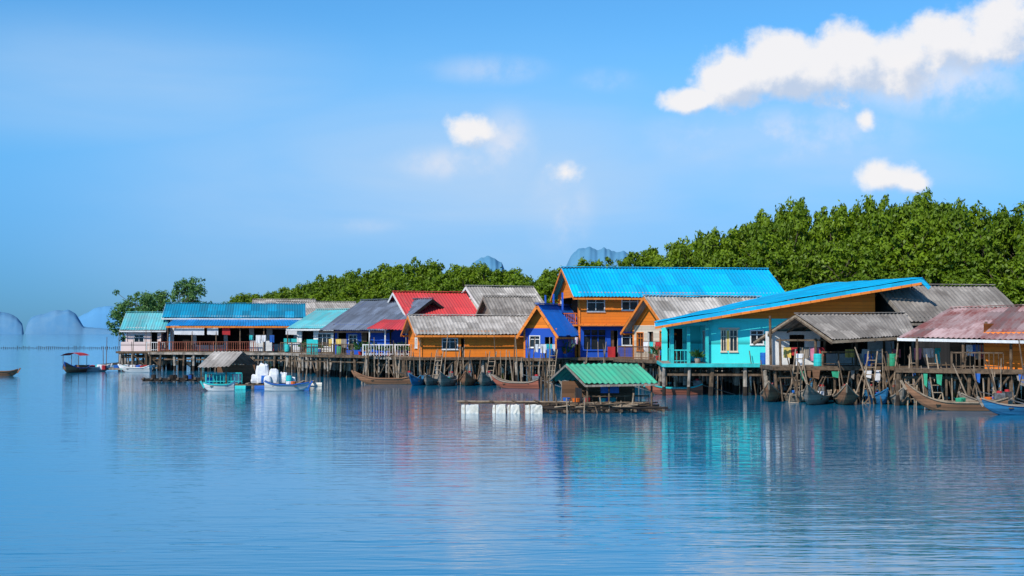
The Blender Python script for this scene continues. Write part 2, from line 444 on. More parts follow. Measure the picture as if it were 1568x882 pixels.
T, e = house('small_pink_house', (194, 146), (246, 146.4), 7, ZD, 4.4, 5.95, ov=.6, ou=.6, wallm='pink', roofm='roof_lteal', fascia='white', dk=(.8, 1.2, .5),
             ops=[(.8, 1.7, 2.7, 3.6, 'win'), (2.5, 3.1, ZD, 3.9, 'dark')], lops=[(2, 3.2, 2.6, 3.6, 'win')])
v = MB(); v.box(T(-.4, -1.1, ZD), T.U*2.6, T.V*.06, (0, 0, .95), 'pink'); railing(v, T(2.2, -1.15, ZD), T(4, -1.15, ZD), .9, 'white'); v.done('railing', e)

T, e = house('grey_roof_house', (392, 166), (478, 167), 8, ZD, 6.7, 7.8, wallm='greyp', roofm='roof_grey', fascia='greyp', du=3)
T, e = house('grey_roof_house', (440, 157), (552, 160), 8, ZD, 5.9, 7.35, wallm='greyp', roofm='roof_grey', fascia='greyp', du=3)
T, e = house('teal_roof_house', (456, 143), (528, 140), 8, ZD, 4.6, 6.2, wallm='white', roofm='roof_lteal', fascia='white', ov=.8, ou=.8, dk=(.6, 2, .6),
             ops=[(.5, 2, ZD, 4, 'dark'), (2.6, 4.2, 2.5, 3.7, 'win')])
v = MB(); railing(v, T(-.6, -1.9, ZD), T(5.4, -1.9, ZD), .9, 'wood'); v.box(T(.2, -1.7, ZD), T.U*1.4, T.V*.5, (0, 0, .9), 'whitec'); v.done('railing', e)
T, e = house('blue_wall_house', (512, 125), (598, 120), 8, ZD, 4.55, 6.75, wallm='blue', gable='blue', roofm='roof_slate', fascia='dwood', ov=.9, ou=1.0, dk=(1, 3, .6),
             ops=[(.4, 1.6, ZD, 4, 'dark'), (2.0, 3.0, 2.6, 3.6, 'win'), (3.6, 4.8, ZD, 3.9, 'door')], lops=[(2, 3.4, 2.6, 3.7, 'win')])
v = MB(); railing(v, T(-.9, -2.9, ZD), T(6, -2.9, ZD), .9, 'wood'); v.box(T(-.6, -2.6, ZD), T.U*1.5, T.V*.06, (0, 0, 1.3), 'tealp'); v.done('railing', e)
T, e = house('red_roof_house', (633, 121), (724, 123), 7.5, ZD, 5.35, 7.4, wallm='white', gable='pink', roofm='roof_red', fascia='white', ov=.7, ou=.7, dk=(3.5, 3, .5),
             lops=[(1.5, 2.8, 3, 4.2, 'win'), (4, 5.2, 3, 4.2, 'win')])
v = MB()
v.corr(P(560, 503, 116), P(628, 505, 115.5), P(634, 489, 119), P(588, 489, 119), 'roof_red')
for px in (566, 590, 622): v.cyl(G(px, 116.3, ZD), P(px, 503.5, 116.3), .06, .06, 'white')
railing(v, G(556, 115.7, ZD), G(630, 115.2, ZD), .9, 'white')
v.done('terrace_awning', e)
T, e = house('white_gable_house', (748, 124), (835, 126.5), 7, ZD, 5.7, 8.0, wallm='cream', gable='white', roofm='roof_grey', fascia='white', ov=.7, ou=.6,
             lops=[(2.5, 4.2, 5.0, 5.6, 'win')])
T, e = house('grey_shed_house', (760, 118), (826, 119), 5, ZD, 5.5, 6.9, wallm='greyp', roofm='roof_dgrey', fascia='greyp')

fr = Frame((645, 109), (812, 110.8))
ops = [fr.op(678, 700, 519, 534, 'win'), fr.op(706, 711, 518, 547, 'dark')]
T, e = house('orange_plank_house', (645, 109), (812, 110.8), 6.5, ZD, 3.98, 5.2, wallm='orange', roofm='roof_grey', fascia='orangev', ov=.7, ou=.6,
             ops=ops, lops=[(2, 3.2, 2.7, 3.6, 'win')], dk=(1.4, .35, .2), stake=.7, du=1.2)
fr = Frame((803, 106.6), (851, 105.6))
T, e = house('small_blue_roof_house', (803, 106.6), (851, 105.6), 5.5, ZD, 4.15, 5.95, ridge='v', wallm='blue', gable='orange', roofm='roof_royal', fascia='orangev', ou=.4, ov=.6,
             ops=[fr.op(812, 826, 515, 531, 'win'), fr.op(834, 846, 516, 549, 'dark')], dk=(.2, 1.2, .3), stake=.6, leftm='orange')
fr = Frame((887, 109), (1192, 111.5))
ops = [fr.op(900, 925, 458, 476, 'win'), fr.op(953, 976, 457, 474, 'win'), fr.op(1010, 1034, 457, 474, 'win'),
       fr.op(894, 927, 505, 535, 'win', 'blue'), fr.op(953, 977, 512, 528, 'win'), fr.op(935, 946, 506, 547, 'door')]
ZM = Z(497, 109)
T, e = house('two_storey_orange_blue_house', (887, 109), (1192, 111.5), 8.2, ZD, 6.95, 9.0, wallm='orange', gable='orange', roofm='roof_cyan', fascia='orangev', ov=.75, ou=.6,
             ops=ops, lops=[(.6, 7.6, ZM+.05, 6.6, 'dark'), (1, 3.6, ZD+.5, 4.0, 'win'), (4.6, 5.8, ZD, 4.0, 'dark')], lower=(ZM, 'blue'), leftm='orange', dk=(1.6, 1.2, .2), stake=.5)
v = MB()
v.box(T(-1.3, .2, ZM-.12), T.U*1.25, T.V*7.6, (0, 0, .12), 'orangev')
railing(v, T(-1.25, .25, ZM), T(-1.25, 7.7, ZM), .85, 'orangep', .16); railing(v, T(-1.25, .25, ZM), T(-.1, .25, ZM), .85, 'orangep', .16)
for vv in (.3, 4, 7.6): v.beam(T(-1.25, vv, ZD), T(-1.25, vv, 6.9), .14, .14, 'blue')
v.box(T(-1.2, 2.4, ZD), T.V*2.6, T.U*.08, (0, 0, 2.3), 'orange')
v.box(T(-1.2, .3, ZD), T.U*1.1, T.V*.08, (0, 0, 1.0), 'orange')
v.box(T(.0, -.75, ZM-.12), T.U*7, T.V*.65, (0, 0, .08), 'orangev')
v.face([T(-1.32, 1, 4.75), T(-1.32, 2, 4.75), T(-1.32, 2, 5.4), T(-1.32, 1, 5.4)], 'redp')
v.box(T(2.2, -.5, ZD), T.U*.5, T.V*.4, (0, 0, .8), 'redp'); 
v.done('balcony', e)
T, e = house('cream_gable_house', (1030, 97), (1186, 99.8), 6.2, ZD, 4.35, 6.4, wallm='cream', gable='orange', roofm='roof_grey', fascia='orangev', ov=.7, ou=.7,
             lops=[(.8, 1.9, 2.6, 3.9, 'win', 'orangev'), (3.0, 3.9, ZD, 3.9, 'door'), (4.6, 5.6, 2.6, 3.8, 'win', 'orangev')], dk=(1.4, .6, .2), stake=.5)
v = MB(); railing(v, T(-1.3, -.4, ZD), T(-1.3, 6, ZD), .9, 'brownp'); v.done('railing', e)

# -- turquoise house with big blue roof
e = empty('turquoise_house', G(1100, 88)); 
T = Frame((1085, 87.3), (1340, 86.6))
r = MB()
E0 = P(1003, 493, 86.5); E1 = P(1022, 488, 99); R1 = P(1262, 434, 101); R0 = P(1412, 425, 84.8)
r.corr(E0, E1, R1, R0, 'roof_cyan')
dn = Vector((0, 0, -.17))
r.beam(E0+dn, R0+dn, .06, .22, 'roof_cyan'); r.beam(E0+dn*2.1, R0+dn*2.1, .06, .14, 'orangev')
r.beam(E0+dn, E1+dn, .06, .22, 'white')
B0 = P(1424, 437, 84.5); B1 = P(1300, 443, 101); r.corr(B0, B1, R1, R0, 'roof_cyan'); r.beam(B0+dn, R0+dn, .06, .22, 'roof_cyan')
for i in range(12):
    p = E0.lerp(R0, (i+.5)/12)+Vector((0, 0, -.28)); q = E1.lerp(R1, (i+.5)/12)+Vector((0, 0, -.28)); r.beam(p, p.lerp(q, .25), .06, .1, 'white')
r.done('roof', e)
w = MB()
def rake(u):
    p = T(u, 0, 0); t = (p.x-E0.x)/(R0.x-E0.x); return E0.z+(R0.z-E0.z)*t-.42
zs = 4.72
z00 = min(zs, rake(0))
wall(w, T(0, 0, 0), T.U, -T.V, T.L, ZD, z00, 'turq', [T.op(1105, 1111, 506, 537, 'win', 'cream'), T.op(1118, 1128, 506, 537, 'win', 'cream'), T.op(1150, 1168, 507, 526, 'win'), T.op(1182, 1196, 507, 553, 'dark'), T.op(1205, 1235, 508, 526, 'win')])
w.face([T(0, 0, z00), T(T.L, 0, z00), T(T.L, 0, rake(T.L)), T(0, 0, rake(0))], 'orange')
w.beam(T(0, -.03, z00), T(T.L, -.03, z00), .06, .12, 'turq')
wall(w, T(0, 0, 0), T.V, -T.U, 8, ZD, rake(0)-.2, 'turq', [(1, 2.2, ZD, 4.1, 'dark'), (3.5, 5, 2.7, 3.9, 'win')])
wall(w, T(T.L, 0, 0), T.V, T.U, 3, ZD, 5.8, 'turq')
wall(w, T(-2.6, 8, 0), T.U, -T.V, 3, ZD, 4.4, 'turq', [(.4, 1.4, ZD, 4.1, 'dark')])
w.face([T(T.u(1111.5), -.02, Z(537, 87)), T(T.u(1117.5), -.02, Z(537, 87)), T(T.u(1117.5), -.02, Z(506, 87)), T(T.u(1111.5), -.02, Z(506, 87))], 'yellow')
w.beam(T(T.u(1100), -.03, Z(503, 87)), T(T.u(1132), -.03, Z(503, 87)), .1, .1, 'cream')
w.done('walls', e)
v = MB()
for px, dv in ((1029, 0), (1054, 0), (1082, -.2), (1033, 5.5), (1062, 5.5)):
    u = T.u(px); p = T(u, dv, ZD); v.beam(p, Vector((p.x, p.y, 4.3+(.1 if px > 1050 else 0))), .2, .2, 'tealp')
v.beam(T(T.u(1022), -.25, 4.25), T(T.u(1090), -.25, 4.42), .14, .2, 'tealp')
railing(v, T(T.u(1030), 0, ZD), T(T.u(1054), 0, ZD), .8, 'tealp', .2)
railing(v, T(T.u(1030), .2, ZD), T(T.u(1030), 6, ZD), .8, 'tealp', .2)
v.done('porch_columns', e)
d = MB(); deck(d, T, T.u(1014), T.L, -1.1, 9, ZD, 'conc', 'tealp', .16)
d.done('deck', e)
s = MB(); stilts(s, T, T.u(1018), T.L-.5, -.9, 8.5, 1.45, 2.3, ZD-.16, 'conc', .15, True); s.done('stilts', e)

T, e = house('dark_gable_house', (1397, 83.8), (1560, 85.2), 7.2, ZD, 4.75, 6.75, wallm='blackp', gable='blackp', roofm='roof_dgrey', fascia='greyp', ov=.5, ou=.5)
v = MB(); v.face([T(-.03, 2.2, 4.0), T(-.03, 4.6, 4.0), T(-.03, 4.6, 4.7), T(-.03, 2.2, 4.7)], 'tealp'); v.done('blue_panel', e)

def pole_shed(name, eL, eR, rR, rL, bL, bR, roofm, fascia, posts, du, dv0, dv1, A, B, zd=ZD, stake=.6):
    T = Frame(A, B); e = empty(name, T(0, 0, 0)); r = MB()
    r.corr(eL, eR, rR, rL, roofm); r.corr(bL, bR, rR, rL, roofm)
    dn = Vector((0, 0, -.13))
    for a, b_ in ((eL, rL), (bL, rL), (eR, rR), (bR, rR), (eL, eR)): r.beam(a+dn, b_+dn, .05, .15, fascia)
    r.beam(rL+Vector((0, 0, .06)), rR+Vector((0, 0, .06)), .3, .05, roofm)
    for i in range(9):
        a = eL.lerp(eR, i/8)+dn*1.6; b_ = rL.lerp(rR, i/8)+dn*1.6; c = bL.lerp(bR, i/8)+dn*1.6
        r.beam(a, b_, .06, .1, 'wood'); r.beam(c, b_, .06, .1, 'wood')
    r.done('roof', e)
    s = MB()
    for (u, vv, zt) in posts:
        s.cyl(T(u+R.uniform(-.1, .1), vv, -.5), T(u, vv, zt), .09, .075, 'wood')
    deck(s, T, -.3, T.L+.3, dv0, dv1, zd)
    stilts(s, T, 0, T.L, dv0+.2, dv1-.2, du, 1.6, zd-.1, 'wood', .1, True, stake, .4)
    # hanging nets, tyres and buckets below the deck edge
    for i in range(9):
        c = T(R.uniform(0, T.L), dv0-.08, zd-R.uniform(.15, .3)); w_ = R.uniform(.2, .5); h_ = R.uniform(.3, .8)
        s.face([c, c+T.U*w_, c+T.U*w_*.8+Vector((0, -.03, -h_)), c+T.U*w_*.1+Vector((0, -.03, -h_*.8))], R.choice(['dwood', 'greenp', 'bluep', 'greyp', 'whitec', 'brownp']))
    s.done('frame_and_stilts', e)
    return T, e
eL = P(1274, 520, 77); eR = P(1404, 513, 79.5); rR = P(1386, 480, 83.8); rL = P(1218, 481, 80.8); bL = P(1154, 522, 84.5); bR = P(1335, 517, 88)
T, e = pole_shed('open_boat_shed', eL, eR, rR, rL, bL, bR, 'roof_dgrey', 'bamboo',
    [(.2, .3, 3.5), (2.2, .3, 3.5), (4.5, .3, 3.5), (6.8, .3, 3.4), (.2, 3.3, 4.8), (6.8, 3.3, 4.8), (3.4, 3.3, 4.8)], 1.05, -.6, 3.5, (1190, 79.5), (1396, 79.5))
w = MB()
wall(w, T(0, 3.7, 0), T.U, -T.V, T.L, ZD, 3.9, 'white', [(1.4, 2.3, ZD, 3.7, 'dark'), (3.2, 6, 2.6, 3.6, 'dark')])
for i in range(7):
    u = .6+i*.9; railing(w, T(u, -.5, ZD), T(u+.9, -.5, ZD), .8, 'wood', .45) if i in (2, 3, 5) else None
w.beam(T(0, .3, 3.4), T(7, .3, 3.4), .08, .1, 'wood')
w.done('back_wall', e)
rL = P(1455, 472, 81); rR = P(1700, 464, 77); eL = P(1374, 516, 75.5); eR = P(1690, 522, 69); bL = P(1500, 505, 87); bR = P(1720, 505, 86)
T, e = pole_shed('rusty_roof_house', eL, eR, rR, rL, bL, bR, 'roof_rust', 'white',
    [(.6, .2, 3.5), (3, .2, 3.45), (5.4, .2, 3.4), (7.8, .2, 3.3), (3.4, 3.0, 4.4)], 1.1, -.6, 7, (1385, 75), (1690, 69.5), stake=.8)
w = MB()
u1 = T.u(1506, 1.2)
wall(w, T(u1, 1.2, 0), T.U, -T.V, 6.5, ZD, 3.85, 'orange', [(2.7, 3.6, 2.6, 3.4, 'win')])
wall(w, T(u1, 1.2, 0), T.V, -T.U, 5, ZD, 4.3, 'orange', [(1.2, 2.2, ZD, 3.8, 'dark')])
wall(w, T(.5, 6.2, 0), T.U, -T.V, u1+3, ZD, 4.2, 'brownp', [(1.4, 2.4, ZD, 3.8, 'dark'), (3.3, 4.6, 2.8, 3.7, 'win')])
railing(w, T(2.6, -.5, ZD), T(5.2, -.5, ZD), .85, 'wood')
w.done('walls', e)

# ================================================================ boardwalk
e = empty('boardwalk', G(430, 138))
s = MB()
for a, b_ in (((228, 143), (436, 138)), ((436, 138), (532, 122)), ((532, 122), (640, 112))):
    T = Frame(a, b_); deck(s, T, 0, T.L, 0, 2, ZD-.08, 'conc', 'conc', .2); stilts(s, T, .2, T.L, .2, 1.8, 1.3, 1.6, ZD-.28, 'conc', .13, True, .35)
s.done('deck_and_piles', e)

# ================================================================ boats
def boat(px, D, L=6, Wd=1.1, yaw=0, hull='hullb', rise=.9, canopy=None, name='longtail_boat', engine=True, trim=None, cargo=0):
    e = empty(name, G(px, D, 0)); mb = MB(); c = e.location
    cs, sn = math.cos(yaw), math.sin(yaw)
    def W_(x, y, z): return c+Vector((x*cs-y*sn, x*sn+y*cs, z))
    n = 22; ss = (-1, -.8, -.55, -.25, 0, .25, .55, .8, 1)
    def st(t, k=1.0, dz=0):
        w = Wd/2*min(1, .72+t*1.0)*(1-max(0, (t-.42)/.58)**2.2)+.02
        g = .42+.25*max(0, 1-t/.3)**2+rise*max(0, (t-.5)/.5)**2.4
        kz = -.14+(rise*.95+.3)*max(0, (t-.55)/.45)**2.6
        out = []
        for q in ss:
            y = w*k*math.copysign(abs(q)**.75, q) if q else 0
            z = kz+dz+(g-kz-dz)*abs(q)**2.2
            out.append(((t-.5)*L, y, z))
        return out
    A = [st(i/n) for i in range(n+1)]; B_ = [st(i/n, .9, .07) for i in range(n+1)]
    for i in range(n):
        for j in range(8):
            q = [W_(*A[i][j]), W_(*A[i+1][j]), W_(*A[i+1][j+1]), W_(*A[i][j+1])]
            mb.face(q, hull, [(p[0]+p[1], p[2]) for p in q], True)
            q = [W_(*B_[i][j]), W_(*B_[i][j+1]), W_(*B_[i+1][j+1]), W_(*B_[i+1][j])]
            mb.face(q, 'hullin', None, True)
        for j in (0, 8):
            mb.beam(W_(*A[i][j]), W_(*A[i+1][j]), .07, .06, trim or hull)
    mb.face([W_(*p) for p in A[0]], hull)
    mb.done('hull', e)
    p = MB()
    for t in (.18, .34, .5, .66):
        w = Wd/2*.88; x = (t-.5)*L; p.box(W_(x, -w, .3), W_(.22, 0, 0)-W_(0, 0, 0), W_(0, 2*w, 0)-W_(0, 0, 0), (0, 0, .04), 'wood')
    tip = A[-1][4]; p.beam(W_(L/2-.06, 0, tip[2]-.1), W_(L/2+.2, 0, tip[2]+.35), .07, .12, trim or hull)
    if cargo:
        for i in range(cargo):
            x = R.uniform(-.3, .25)*L; p.lathe(W_(x, R.uniform(-.2, .2), .3), [(0, 0), (.18, 0), (.2, .3), (.17, .32), (0, .3)], R.choice(['bluep', 'greenp', 'whitec', 'orangep', 'redp']), 9)
    p.done('thwarts_and_stem', e)
    if engine:
        g = MB(); x = -.46*L
        g.box(W_(x-.1, -.18, .55), W_(.5, 0, 0)-W_(0, 0, 0), W_(0, .36, 0)-W_(0, 0, 0), (0, 0, .32), 'metal')
        g.lathe(W_(x+.15, 0, .87), [(0, .12), (.12, .1), (.13, 0)], 'redp', 8)
        g.cyl(W_(x, 0, .65), W_(x-2.2, 0, .0), .035, .03, 'metal', 6); g.cyl(W_(x+.3, 0, .75), W_(x+1.2, 0, .95), .025, .02, 'metal', 6)
        g.done('engine_and_shaft', e)
    if canopy:
        g = MB(); x0, x1 = -.3*L, .18*L; w = Wd/2
        for xx in (x0, x1):
            for yy in (-w*.85, w*.85): g.cyl(W_(xx, yy, .35), W_(xx, yy, 1.65), .03, .03, 'wood', 5)
        for i in range(6):
            a0 = -1+i/3; a1 = -1+(i+1)/3; z0 = 1.9-.28*a0*a0; z1 = 1.9-.28*a1*a1
            g.face([W_(x0-.2, a0*w*1.1, z0), W_(x1+.2, a0*w*1.1, z0), W_(x1+.2, a1*w*1.1, z1), W_(x0-.2, a1*w*1.1, z1)], canopy)
        g.done('canopy', e)
    return e
rad = math.radians
boat(588, 106, 4.4, 1.0, rad(180), 'hullb', .55)
boat(640, 104, 2.6, .9, rad(250), 'hullblue', .4, engine=False)
boat(660, 104.5, 3.6, .9, rad(262), 'hullg', .4, engine=False)
boat(684, 103, 4.5, 1.1, rad(262), 'hullg', .6, cargo=2)
boat(716, 104, 4.5, 1.1, rad(268), 'hullb', .6)
boat(744, 104, 4.5, 1.1, rad(264), 'hullg', .6, cargo=1)
boat(790, 98, 3.8, 1.0, rad(152), 'hullr', .5, trim='hullg')
boat(1030, 88, 3.6, 1.0, rad(176), 'hullr', .45, trim='tealp')
boat(1181, 80, 4.6, 1.2, rad(256), 'hullb', .7, trim='bamboo', cargo=1)
boat(1215, 79.5, 3.6, 1.0, rad(285), 'hullg', .4, cargo=1)
boat(1248, 76.5, 4.6, 1.2, rad(248), 'hullg', .7, cargo=2, trim='bamboo')
boat(1294, 76.5, 4.8, 1.3, rad(258), 'hullb', .7, trim='bamboo')
boat(1344, 77, 3.0, 1.0, rad(272), 'hullblue', .4, cargo=2)
boat(1375, 76, 3.4, 1.0, rad(262), 'hullg', .5)
boat(1462, 70, 4.8, 1.15, rad(170), 'hullb', 1.0, trim='bamboo', cargo=3)
boat(1510, 71, 3, .9, rad(200), 'hullg', .4, cargo=3)
boat(1565, 66.5, 4, 1.0, rad(185), 'hullblue', .35, trim='hullg')
boat(114, 138, 4.5, 1.8, rad(266), 'hullb', .6, canopy='redp', name='canopied_fishing_boat', trim='bluep', engine=False)
boat(5, 126, 2.6, .9, rad(10), 'hullb', .2, engine=False)
boat(150, 141, 2.4, 1.0, rad(20), 'hullw', .3, engine=False)
boat(208, 139, 3.2, 1.1, rad(170), 'hullw', .3, cargo=2, engine=False)
boat(905, 92, 4, 1.1, rad(170), 'hullg', .5, cargo=2)
boat(336, 93.6, 2.0, .9, rad(184), 'hullw', .15, engine=False, trim='tealp')
boat(440, 93.8, 2.9, 1.0, rad(6), 'hullw', .15, engine=False, cargo=3, trim='bluep')

# ================================================================ rafts
def foam(px, D, L=1.0, H=.42, W=.6, yaw=0):
    e = empty('foam_float', G(px, D, 0)); mb = MB(); c = e.location
    U = Vector((math.cos(yaw), math.sin(yaw), 0)); V = Vector((-U.y, U.x, 0))
    n = 6; g_ = []
    for zi, z in enumerate((-.15, .05, H*.6, H)):
        ring = []
        for (a, b_) in [(-1+2*i/n, -1) for i in range(n)]+[(1, -1+2*i/3) for i in range(3)]+[(1-2*i/n, 1) for i in range(n)]+[(-1, 1-2*i/3) for i in range(3)]:
            k_ = .96 if zi == 3 else 1
            ring.append(c+U*(a*L/2*k_)+V*(b_*W/2*k_)+Vector((0, 0, z))+Vector((R.uniform(-.02, .02), R.uniform(-.02, .02), R.uniform(-.025, .015))))
        g_.append(ring)
    for r0, r1 in zip(g_, g_[1:]):
        m_ = len(r0)
        for i in range(m_): mb.face([r0[i], r0[(i+1) % m_], r1[(i+1) % m_], r1[i]], 'foam')
    mb.face(g_[-1], 'foam')
    mb.done('block', e)
    s = MB()
    for t in (-.3,): s.box(c+U*(L*t)-V*(W/2+.03)+Vector((0, 0, -.1)), U*.02, V*(W+.06), (0, 0, H+.13), 'bamboo')
    s.done('rope', e)
for px, L in ((720, .82), (765, .62), (787, .58), (817, .75)): foam(px, 67.6+R.uniform(-.2, .3), L, .4, .7, R.uniform(-.1, .1))

e = empty('green_roof_raft_hut', G(930, 69)); s = MB()
T = Frame((880, 68.5), (1004, 69))
for i in range(16):
    v_ = -1.2+i*.36
    s.cyl(T(-1.6+R.uniform(-.4, .2), v_, .22+R.uniform(-.03, .03)), T(4.1+R.uniform(-.2, .3), v_, .22+R.uniform(-.03, .03)), .06, .05, R.choice(['wood', 'dwood', 'dwood']), 6)
for i in range(9):
    u = -1.4+i*.68
    s.cyl(T(u, -1.4, .12), T(u, 4.6, .12), .07, .06, 'wood', 6)
for i in range(40):
    a = T(R.uniform(-1.5, 3.2), R.uniform(-1.3, 0), .3+R.uniform(0, .1)); s.cyl(a, a+T.U*R.uniform(.5, 1.6)+T.V*R.uniform(-.3, .3)+Vector((0, 0, R.uniform(0, .12))), .04, .03, R.choice(['wood', 'bamboo', 'dwood']), 5)
for i in range(10):
    a = T(R.uniform(-1.6, 3.8), R.uniform(-1.5, -.9), -.2); s.cyl(a, a+Vector((R.uniform(-.2, .2), .1, R.uniform(.7, 1.2))), .035, .03, R.choice(['wood', 'bamboo']), 5)
s.cyl(T(-5.6, -.1, .5), T(0, 0, .45), .05, .04, 'wood', 6); s.cyl(T(-5.6, .9, .5), T(0, .8, .45), .05, .04, 'bamboo', 6)
for u in (-5.2, -4, -2.9, -1.8): s.cyl(T(u, -.4, .54), T(u, 1.2, .54), .04, .04, 'wood', 5)
s.done('raft_logs', e)
s = MB()
eL = P(896, 588, 68.3); eR = P(1008, 586, 68.6); rR = P(977, 556.5, 71); rL = P(866, 557, 70.6); bL = P(838, 583, 73); bR = P(950, 583, 73.5)
s.corr(eL, eR, rR, rL, 'roof_green'); s.corr(bL, bR, rR, rL, 'roof_green')
for a, b_ in ((eL, rL), (bL, rL), (eL, eR), (rR, eR)): s.beam(a-Vector((0, 0, .09)), b_-Vector((0, 0, .09)), .04, .1, 'greyp')
s.done('roof', e)
s = MB()
for p in (eL, eR, bL, bR): q = p.lerp((eL+eR+bL+bR)/4, .12); s.cyl(Vector((q.x, q.y, .1)), Vector((q.x, q.y, q.z+.1)), .055, .05, 'wood', 6)
for t in (.33, .66): q = eL.lerp(eR, t)+Vector((0, .3, 0)); s.cyl(Vector((q.x, q.y, .1)), q, .045, .04, 'wood', 6)
s.box(T(-.2, 2.6, .3), T.U*3.7, T.V*.06, (0, 0, 1.1), 'brownp'); s.box(T(.4, .6, .3), T.V*1.6, T.U*.06, (0, 0, .8), 'blackp')
for vv in (1.2, 2.4, 3.6): s.cyl(T(-1.1, vv, .2), T(-1.1, vv, 1.6), .04, .04, 'wood', 5)
s.box(T(.6, 1.0, .95), T.U*1.8, T.V*.7, (0, 0, .05), 'wood'); 
railing(s, T(.5, .3, .3), T(3.7, .3, .3), .45, 'wood', .4)
for i in range(9): s.lathe(T(R.uniform(-.8, 3.4), R.uniform(.4, 1.4), .3), [(0, 0), (.16, 0), (.2, .35), (0, .35)], R.choice(['bluep', 'orangep', 'whitec', 'tealp', 'redp']), 9)
s.face([T(1.3, .2, .9), T(2.2, .2, .9), T(2.2, .22, 1.35), T(1.3, .22, 1.35)], 'bluep')
s.done('hut_frame', e)

e = empty('fish_farm_raft', G(390, 97)); s = MB(); T = Frame((316, 96), (472, 96.5))
for i in range(8):
    v_ = i*.8; s.beam(T(0, v_, .3), T(T.L, v_, .3), .16, .08, 'wood')
for i in range(11):
    u = i*T.L/10; s.beam(T(u, -.1, .38), T(u, 5.8, .38), .18, .06, 'bamboo')
for i in range(16):
    c = T(R.uniform(.1, T.L), R.choice([-.2, 2.4, 5.2])+R.uniform(-.2, .2), .05)
    s.cyl(c, c+T.U*.8, .22, .22, R.choice(['bluep', 'bluep', 'foam', 'foam', 'tealp']), 10)
railing(s, T(0, 0, .4), T(2.4, 0, .4), .7, 'tealp')
s.done('platform', e)
s = MB()
s.corr(P(303, 562, 95.6), P(350, 562, 95.4), P(372, 538, 98), P(328, 538, 98.4), 'roof_grey'); 
s.corr(P(396, 558, 100), P(352, 558, 101), P(328, 538, 98.4), P(372, 538, 98), 'roof_dgrey')
for px, D, py in ((309, 96, 560), (347, 96, 560), (355, 100, 555), (390, 99.5, 556)): s.cyl(G(px, D, .3), P(px, py, D), .05, .05, 'wood', 6)
s.box(T(.4, 2.6, .4), T.U*2.6, T.V*.06, (0, 0, 1.2), 'brownp')
s.box(T(.3, 1.2, .4), T.U*1.2, T.V*.6, (0, 0, .6), 'tealp')
s.box(T(1.7, .5, .4), T.U*.5, T.V*.5, (0, 0, .6), 'whitec'); s.box(T(-.1, .4, .4), T.U*.5, T.V*.5, (0, 0, .4), 'bluep')
s.done('shelter', e)
def sack(mb, c, a, b, h, mat):
    n = 10; rings = []
    for (k_, z) in ((.92, 0), (1.05, .25), (1.0, .6), (.85, .9), (.5, 1.0)):
        rings.append([c+T.U*(a/2*k_*math.copysign(abs(math.cos(t))**.45, math.cos(t))*R.uniform(.9, 1.06))+T.V*(b/2*k_*math.copysign(abs(math.sin(t))**.45, math.sin(t))*R.uniform(.9, 1.06))+Vector((0, 0, h*z*R.uniform(.88, 1.1))) for t in [2*math.pi*i/n for i in range(n)]])
    for r0, r1 in zip(rings, rings[1:]):
        for i in range(n): mb.face([r0[i], r0[(i+1) % n], r1[(i+1) % n], r1[i]], mat)
    mb.face(rings[-1], mat)
s = MB()
for (u, v_, a, b_, h) in ((3.7, .6, .9, .8, 1.25), (4.5, .5, .7, .7, .95), (5.1, .8, .6, .6, .7), (3.2, .5, .5, .5, .55), (5.7, .3, .6, .5, .4), (4.1, .1, .5, .4, .5)):
    sack(s, T(u, v_, .42), a, b_, h, 'whitec')
for i in range(9):
    s.lathe(T(R.uniform(3, 6.6), R.uniform(-.2, 1.8), .42), [(0, 0), (.2, 0), (.22, .2), (.2, .5), (0, .52)], R.choice(['whitec', 'bluep', 'tealp', 'whitec', 'greenp']), 10)
s.cyl(T(6.3, .2, .4), T(5.9, .2, 2.4), .03, .02, 'bamboo', 5); s.cyl(T(6.6, .6, .4), T(6.8, .6, 2.1), .03, .02, 'bamboo', 5)
s.done('stacked_gear', e)
e = empty('net_cage_raft', G(262, 111)); s = MB(); T = Frame((219, 109), (312, 110))
for i in range(5): s.beam(T(0, i*.9, .16), T(T.L, i*.9, .16+R.uniform(-.05, .05)), .14, .12, 'dwood')
for i in range(8): s.beam(T(i*T.L/7, -.2, .25), T(i*T.L/7, 3.8, .25), .16, .1, 'wood')
for i in range(6):
    c = T(R.uniform(0, T.L-.8), R.uniform(-.2, 3), .25); s.lathe(c, [(0, 0), (.2, 0), (.2, .3), (0, .31)], R.choice(['dwood', 'bluep', 'greyp']), 8)
s.done('frame', e)
e = empty('net_cage_raft', G(170, 143)); s = MB(); T = Frame((135, 141), (228, 141))
for i in range(5): s.beam(T(0, i*.9, .25), T(T.L, i*.9, .25), .2, .2, 'greyp')
for i in range(20):
    c = T(R.uniform(0, T.L), R.uniform(-.4, 3), .2); s.lathe(c, [(0, 0), (.3, 0), (.3, .4), (0, .45)], R.choice(['whitec', 'bluep', 'foam', 'tealp', 'redp', 'whitec']), 8)
for i in range(8):
    c = T(R.uniform(0, T.L), R.uniform(0, 3), .2); s.cyl(c, c+Vector((R.uniform(-.2, .2), 0, R.uniform(1.5, 4.5))), .04, .03, 'wood', 5)
s.done('frame', e)

